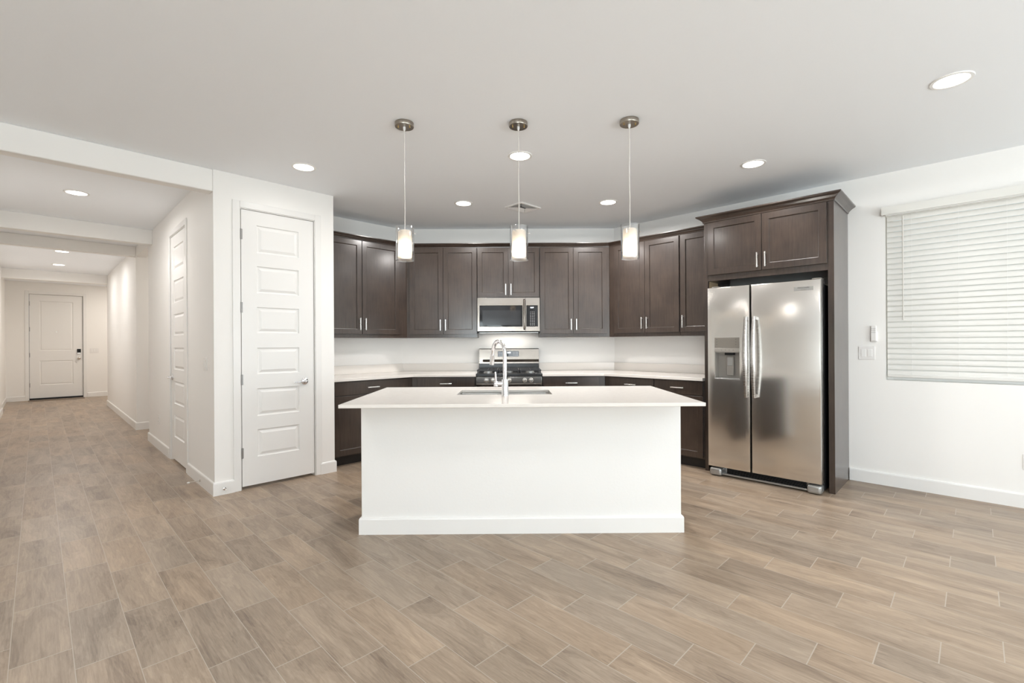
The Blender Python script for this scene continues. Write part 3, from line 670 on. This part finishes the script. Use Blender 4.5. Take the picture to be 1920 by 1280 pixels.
for r_ in range(3):
    for k in range(4):
        B('button_mark', 'ink_light', dpn, -.128+k*.022, -.119+k*.022, -.0931, -.0925, 1.112+r_*.018, 1.1155+r_*.018); B('button_mark', 'ink_light', dpn, .052+k*.017, .060+k*.017, -.0931, -.0925, 1.112+r_*.018, 1.1155+r_*.018)

# ------------------------------------------------------------------ microwave
t = thing('microwave', 'stainless over-the-range microwave with a black glass door', 'microwave', 'back', -.004, 0, 0); MW = .3755
B('microwave_body', 'void', t, -MW+.004, MW-.004, -.385, -.002, 1.400, 1.814, bev=.002)
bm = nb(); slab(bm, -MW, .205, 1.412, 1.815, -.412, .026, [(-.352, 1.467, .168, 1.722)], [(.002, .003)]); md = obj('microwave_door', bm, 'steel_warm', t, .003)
B('door_glass', 'glass_black', md, -.350, .166, -.4105, -.4085, 1.469, 1.720); B('mesh_window', 'screen', md, -.315, .145, -.4112, -.4105, 1.487, 1.665)
bm = nb(); tube(bm, [(.189, -.412, 1.436), (.189, -.448, 1.448), (.189, -.454, 1.50), (.189, -.456, 1.615), (.189, -.454, 1.73), (.189, -.448, 1.778), (.189, -.412, 1.790)], .0115, 14, ref=(1, 0, 0)); tag(obj('handle', bm, 'steel_warm', md, smooth=True), 'vertical steel handle')
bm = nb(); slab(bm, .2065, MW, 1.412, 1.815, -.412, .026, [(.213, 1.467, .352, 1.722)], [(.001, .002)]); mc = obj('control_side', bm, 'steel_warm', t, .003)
kp = B('keypad', 'glass_black', mc, .2145, .3505, -.4115, -.4085, 1.469, 1.720)
text('clock_digits', '12:00', .020, 'digits', kp, (.281, -.4119, 1.695))
for r_ in range(9):
    for k in range(3): B('key_mark', 'ink_light', kp, .259+k*.022, .267+k*.022, -.4119, -.4115, 1.640-r_*.0195, 1.644-r_*.0195)
B('vent_grille', 'silver_plastic', t, -MW+.02, MW-.02, -.40, -.30, 1.392, 1.399)

l = bpy.data.lights.new('cooktop_lamp', 'AREA'); l.shape = 'RECTANGLE'; l.size = .5; l.size_y = .1; l.energy = 1.3; l.color = (1, .93, .84); lo = bpy.data.objects.new('cooktop_lamp', l); COL.objects.link(lo); lo.parent = t; lo.location = (0, -.16, 1.39)
B('lamp_lens', 'silver_plastic', t, -.13, .13, -.19, -.13, 1.394, 1.3985)
# ------------------------------------------------------------------ island
IX, IY = .0773, 2.787
t = thing('island', 'white painted kitchen island base with baseboard trim', 'island', 'world', IX, 3.135, 0)
t.rotation_euler = (0, 0, -.0021); IW = 1.070; ID = .735; SX0, SX1, SY0, SY1 = -.372-IX, .302-IX, 3.300-3.135, 3.640-3.135
B('island_wall', 'island', t, -IW, IW, 0, .120, 0, .887, bev=.004)
bm = nb(); X = IW-.02
for x0, x1, y0, y1, z0, z1 in ((-X, -X+.018, .121, ID, 0, .886), (X-.018, X, .121, ID, 0, .886), (-X+.018, X-.018, .121, ID-.075, .09, .105), (-X+.018, X-.018, ID-.09, ID-.075, 0, .105), (-X+.018, X-.018, ID-.02, ID, .105, .886)): box(bm, x0, x1, y0, y1, z0, z1)
tag(obj('cabinet_body', bm, 'wood', t, .001), 'dark cabinet body behind the white wall')
for k in range(4):
    x0 = -X+.01+k*.520; bm = nb(); slab(bm, -x0-.512, -x0, .12, .87, -ID-.019, .018, [(-x0-.512+.056, .176, -x0-.056, .814)], SHAKER)
    bmesh.ops.transform(bm, matrix=Matrix.Rotation(PI, 4, 'Z'), verts=bm.verts); dk = obj('cabinet_door', bm, 'wood', t, .001)
bm = nb(); sweep(bm, [(IW, .12), (IW, 0), (-IW, 0), (-IW, .12)][::-1], BP); obj('baseboard', bm, 'trim', t)
# top with sink cut-out
t = thing('island_countertop', 'large white quartz island countertop with the sink set into it', 'countertop', 'world', IX, 3.135, 0); t.rotation_euler = (0, 0, -.0021)
CW, CY0, CY1 = 1.0945, -.348, .755
bm = nb()
xs = [-CW, SX0, SX1, CW]; ys = [CY0, SY0, SY1, CY1]; zt, zb = .9085, .8873
for z, flip in ((zt, False), (zb, True)):
    G = {(i, j): bm.verts.new((x, y, z)) for i, x in enumerate(xs) for j, y in enumerate(ys)}
    for i in range(3):
        for j in range(3):
            if i == 1 and j == 1: continue
            q = (G[i, j], G[i+1, j], G[i+1, j+1], G[i, j+1]); bm.faces.new(q[::-1] if flip else q)
    if flip: GB = G
    else: GT = G
def wall_(keys):
    for p, q in zip(keys, keys[1:]+keys[:1]): bm.faces.new((GT[p], GT[q], GB[q], GB[p]))
wall_([(0, 0), (1, 0), (2, 0), (3, 0), (3, 1), (3, 2), (3, 3), (2, 3), (1, 3), (0, 3), (0, 2), (0, 1)]); wall_([(1, 1), (2, 1), (2, 2), (1, 2)])
obj('countertop_slab', bm, 'quartz', t, .0025)
# sink
t = thing('sink', 'stainless undermount double-bowl sink in the island', 'sink', 'world', IX, 3.135, 0); t.rotation_euler = (0, 0, -.0021)
mid = (SX0+SX1)/2
for x0, x1 in ((SX0-.004, mid-.012), (mid+.012, SX1+.004)):
    bm = nb(); y0, y1, zr, zd = SY0-.004, SY1+.004, .886, .68
    def lp(i, z): 
        out = []
        for cx, cy, a0_ in ((x1-i-.03, y0+i+.03, -PI/2), (x1-i-.03, y1-i-.03, 0), (x0+i+.03, y1-i-.03, PI/2), (x0+i+.03, y0+i+.03, PI)):
            for k in range(5): a = a0_+PI/2*k/4; out.append((cx+.03*math.cos(a), cy+.03*math.sin(a), z))
        return out
    ring_loft(bm, [lp(-.012, zr), lp(0, zr), lp(.006, zd+.03), lp(.03, zd), lp(.10, zd-.004)], cap=False)
    bm.faces.new([bm.verts.new(p) for p in lp(.10, zd-.004)])
    bo = obj('bowl', bm, 'steel', t, smooth=True); m_ = bo.modifiers.new('s', 'SOLIDIFY'); m_.thickness = .0015; m_.offset = -1
    bm = nb(); lathe(bm, [(.045, zd-.002), (.045, zd+.0), (.035, zd-.001), (0, zd-.001)], 24, (x0+x1)/2, (y0+y1)/2); obj('drain', bm, 'chrome', bo)
B('divider', 'steel', t, mid-.012, mid+.012, SY0, SY1, .70, .884, bev=.004)
# faucet
t = thing('faucet', 'chrome gooseneck faucet with side lever behind the sink', 'faucet', 'world', -.030, 3.222, .9088)
bm = nb(); lathe(bm, [(.026, 0), (.026, .004), (.0235, .008), (.0225, .105), (.021, .112), (.0165, .114)], 32); obj('faucet_body', bm, 'chrome', t, smooth=True)
bm = nb(); R_ = .088; dx, dy = -.50, .866; pts = [(0, 0, .10), (0, 0, .18), (0, 0, .262)]
top = .374-R_
pts.append((0, 0, top))
for k in range(1, 15):
    a = PI*k/14*.93; r_ = R_*(1-math.cos(a)); pts.append((dx*r_, dy*r_, top+R_*math.sin(a)))
lx, ly, lz = pts[-1]; pts.append((lx-.003, ly+.004, lz-.03))
tube(bm, pts, .0135, 20, ref=(dy, -dx, 0)); sp = obj('spout', bm, 'chrome', t, smooth=True)
bm = nb(); tube(bm, [(lx-.003, ly+.004, lz-.028), (lx-.005, ly+.007, lz-.055), (lx-.009, ly+.011, lz-.100)], [.0155, .017, .0165], 20, ref=(dy, -dx, 0)); tag(obj('spray_head', bm, 'chrome', sp, smooth=True), 'pull-down spray head')
bm = nb(); tube(bm, [(-.018, 0, .085), (-.068, 0, .085)], .0155, 20, ref=(0, 1, 0)); tube(bm, [(-.062, 0, .066), (-.062, 0, .10)], .0150, 20, ref=(0, 1, 0)); tube(bm, [(-.062, 0, .10), (-.066, -.004, .165)], [.007, .0055], 12, ref=(0, 1, 0)); tag(obj('lever', bm, 'chrome', t, smooth=True), 'upright chrome lever')

# ------------------------------------------------------------------ pendants
def pendant(x, y, label):
    t = thing('pendant_light', label, 'pendant lamp', 'world', x, y, C, 'pendant lamps over the island')
    bm = nb(); lathe(bm, [(.0, 0), (.0615, 0), (.0625, -.002), (.0625, -.024), (.061, -.027), (0, -.027)], 40); k = obj('canopy', bm, 'nickel_dark', t, smooth=True); tag(k, 'brushed nickel ceiling canopy')
    for s in (-1, 1):
        bm = nb(); lathe(bm, [(.0045, -.026), (.0045, -.036), (0, -.037)], 10, s*.038, -.01); obj('screw', bm, 'brass', k)
    bm = nb(); lathe(bm, [(.009, -.026), (.009, -.04), (.005, -.052), (0, -.052)], 14); obj('strain_relief', bm, 'plastic', k, smooth=True)
    bm = nb(); tube(bm, [(0, 0, -.04), (.0012, .0, -.2), (-.0010, 0, -.36), (.0012, 0, -.52), (0, 0, -.722)], .0026, 8, ref=(0, 1, 0)); obj('cord', bm, 'cord', t, smooth=True)
    zT, zBt = 2.050-C, 1.824-C
    bm = nb(); lathe(bm, [(.0605, zBt), (.0605, zT), (.0575, zT), (.0575, zBt), (.0605, zBt)], 48, cap=False); obj('outer_glass', bm, 'glass', t, smooth=True)
    zt_, zb_ = 2.022-C, 1.846-C
    bm = nb(); lathe(bm, [(.012, zt_+.002), (.040, zt_), (.0455, zt_-.006), (.0455, zb_)], 40, cap=False); sh = obj('lamp_shade', bm, 'shade', t, smooth=True); tag(sh, 'frosted white inner shade, lit')
    bm = nb()
    for a in (0.15, 2.24, 4.33):
        ca, sa = math.cos(a), math.sin(a); tube(bm, [(ca*.040, sa*.040, 2.008-C), (ca*.072, sa*.072, 2.008-C)], .0022, 8)
        tube(bm, [(ca*.068, sa*.068, 2.008-C), (ca*.074, sa*.074, 2.008-C)], .0045, 8)
    obj('glass_pin', bm, 'chrome', t)
    bm = nb(); lathe(bm, [(.014, zt_-.002), (.014, zt_-.05), (0, zt_-.05)], 20); obj('socket', bm, 'plastic', t, smooth=True)
    bm = nb(); lathe(bm, [(.010, zt_-.05), (.018, zt_-.075), (.022, zt_-.088), (.018, zt_-.105), (0, zt_-.110)], 20); obj('bulb', bm, 'bulb', t, smooth=True)
    l = bpy.data.lights.new('pendant_bulb', 'POINT'); l.energy = .75; l.color = (1, .82, .62); l.shadow_soft_size = .02
    lo = bpy.data.objects.new('pendant_bulb', l); COL.objects.link(lo); lo.parent = t; lo.location = (0, 0, zt_-.132)
    return t
pendant(-.692, 3.135, 'left pendant lamp over the island, lit glass cylinder on a thin cord')
pendant(.070, 3.135, 'middle pendant lamp over the island, hanging in line with the faucet')
pendant(.806, 3.105, 'right pendant lamp over the island, hanging before the corner cabinet')

# ------------------------------------------------------------------ recessed lights
def downlight(p, label, power=10, grp='recessed ceiling lights'):
    t = thing('recessed_light', label, 'ceiling light', 'world', p[0], p[1], C, grp)
    bm = nb(); lathe(bm, [(.076, -.003), (.080, -.006), (.094, -.005), (.097, 0)], 40, cap=False); obj('trim_ring', bm, 'trim', t, smooth=True)
    bm = nb(); lathe(bm, [(.0785, -.0035), (.04, -.0045), (0, -.0048)], 40, cap=False); tag(obj('lens', bm, 'lens', t, smooth=True), 'glowing white lens')
    l = bpy.data.lights.new('downlight', 'AREA'); l.shape = 'DISK'; l.size = .15; l.energy = power; l.color = (1, .97, .945); l.spread = math.radians(172)
    lo = bpy.data.objects.new('downlight', l); COL.objects.link(lo); lo.parent = t; lo.location = (0, 0, -.012)
downlight((-1.700, 3.908), 'lit recessed light on the ceiling in front of the pantry door top', 1.8)
downlight((.094, 3.690), 'lit recessed light behind the middle pendant cord', 9)
downlight((2.030, 3.870), 'lit recessed light above the refrigerator doors', 9)
downlight((-.472, 4.936), 'small lit recessed light between the left and middle pendant cords', 20)
downlight((1.048, 4.917), 'small lit recessed light just beside the right pendant cord', 30)
downlight((2.513, 2.637), 'big lit recessed light nearest the window blind')
for U_, V_, lb in ((.270, 6.158, 'lit recessed light in the first bay of the hall ceiling'), (.275, 10.155, 'lit recessed light just past the second hall header'), (.277, 11.87, 'lit recessed light deepest in the hall, before the foyer header')):
    q = uv(U_, V_); downlight((q.x, q.y), lb, 12)
for q in ((-1.8, 1.2), (.4, .9), (0.2, -1.6), (2.4, -.6)):  # downlights outside the view, added for the light they give
    downlight(q, 'added unseen recessed light in the living area ceiling', 8)
# unseen area light without a fixture, added to keep the entry lit
q = uv(1.7, 14.3); l = bpy.data.lights.new('foyer_fill', 'AREA'); l.shape = 'DISK'; l.size = .3; l.energy = 22; l.color = (1, .93, .85); lo = bpy.data.objects.new('foyer_fill', l); COL.objects.link(lo); lo.location = (q.x, q.y, C-.02)
q = uv(2.2, 8.38); l = bpy.data.lights.new('corridor_fill', 'AREA'); l.shape = 'DISK'; l.size = .2; l.energy = 8; l.color = (1, .93, .85); lo = bpy.data.objects.new('corridor_fill', l); COL.objects.link(lo); lo.location = (q.x, q.y, C-.02)  # unseen bare area light in the side corridor, no fixture
# ------------------------------------------------------------------ ceiling vent
t = thing('ceiling_vent', 'white louvred ceiling vent behind the middle pendant', 'vent', 'plan', 3.705, 3.48, C)
hx, hy = .155, .125
bm = nb(); 
for x0, x1, y0, y1 in ((-hx, hx, -hy, -hy+.02), (-hx, hx, hy-.02, hy), (-hx, -hx+.02, -hy+.02, hy-.02), (hx-.02, hx, -hy+.02, hy-.02)): box(bm, x0, x1, y0, y1, -.012, 0)
obj('vent_frame', bm, 'plastic', t, .002)
B('vent_backing', 'void', t, -hx+.02, hx-.02, -hy+.02, hy-.02, -.002, 0)
for k in range(6):
    i = .026+k*.015; x, y = hx-i, hy-i
    if y < .012: break
    bm = nb(); z0, z1 = -.003, -.015
    for (ax, ay), (bx_, by_), n in (((-x, -y), (x, -y), (0, -1)), ((x, -y), (x, y), (1, 0)), ((x, y), (-x, y), (0, 1)), ((-x, y), (-x, -y), (-1, 0))):
        s = .011
        v = [bm.verts.new(p) for p in ((ax, ay, z0), (bx_, by_, z0), (bx_+n[0]*s+(s if n[0] == 0 and bx_ > 0 else -s if n[0] == 0 else 0)*0, by_+n[1]*s, z1), (ax+n[0]*s, ay+n[1]*s, z1))]
        bm.faces.new(v)
    o = obj('louvre', bm, 'plastic', t); m_ = o.modifiers.new('s', 'SOLIDIFY'); m_.thickness = .001
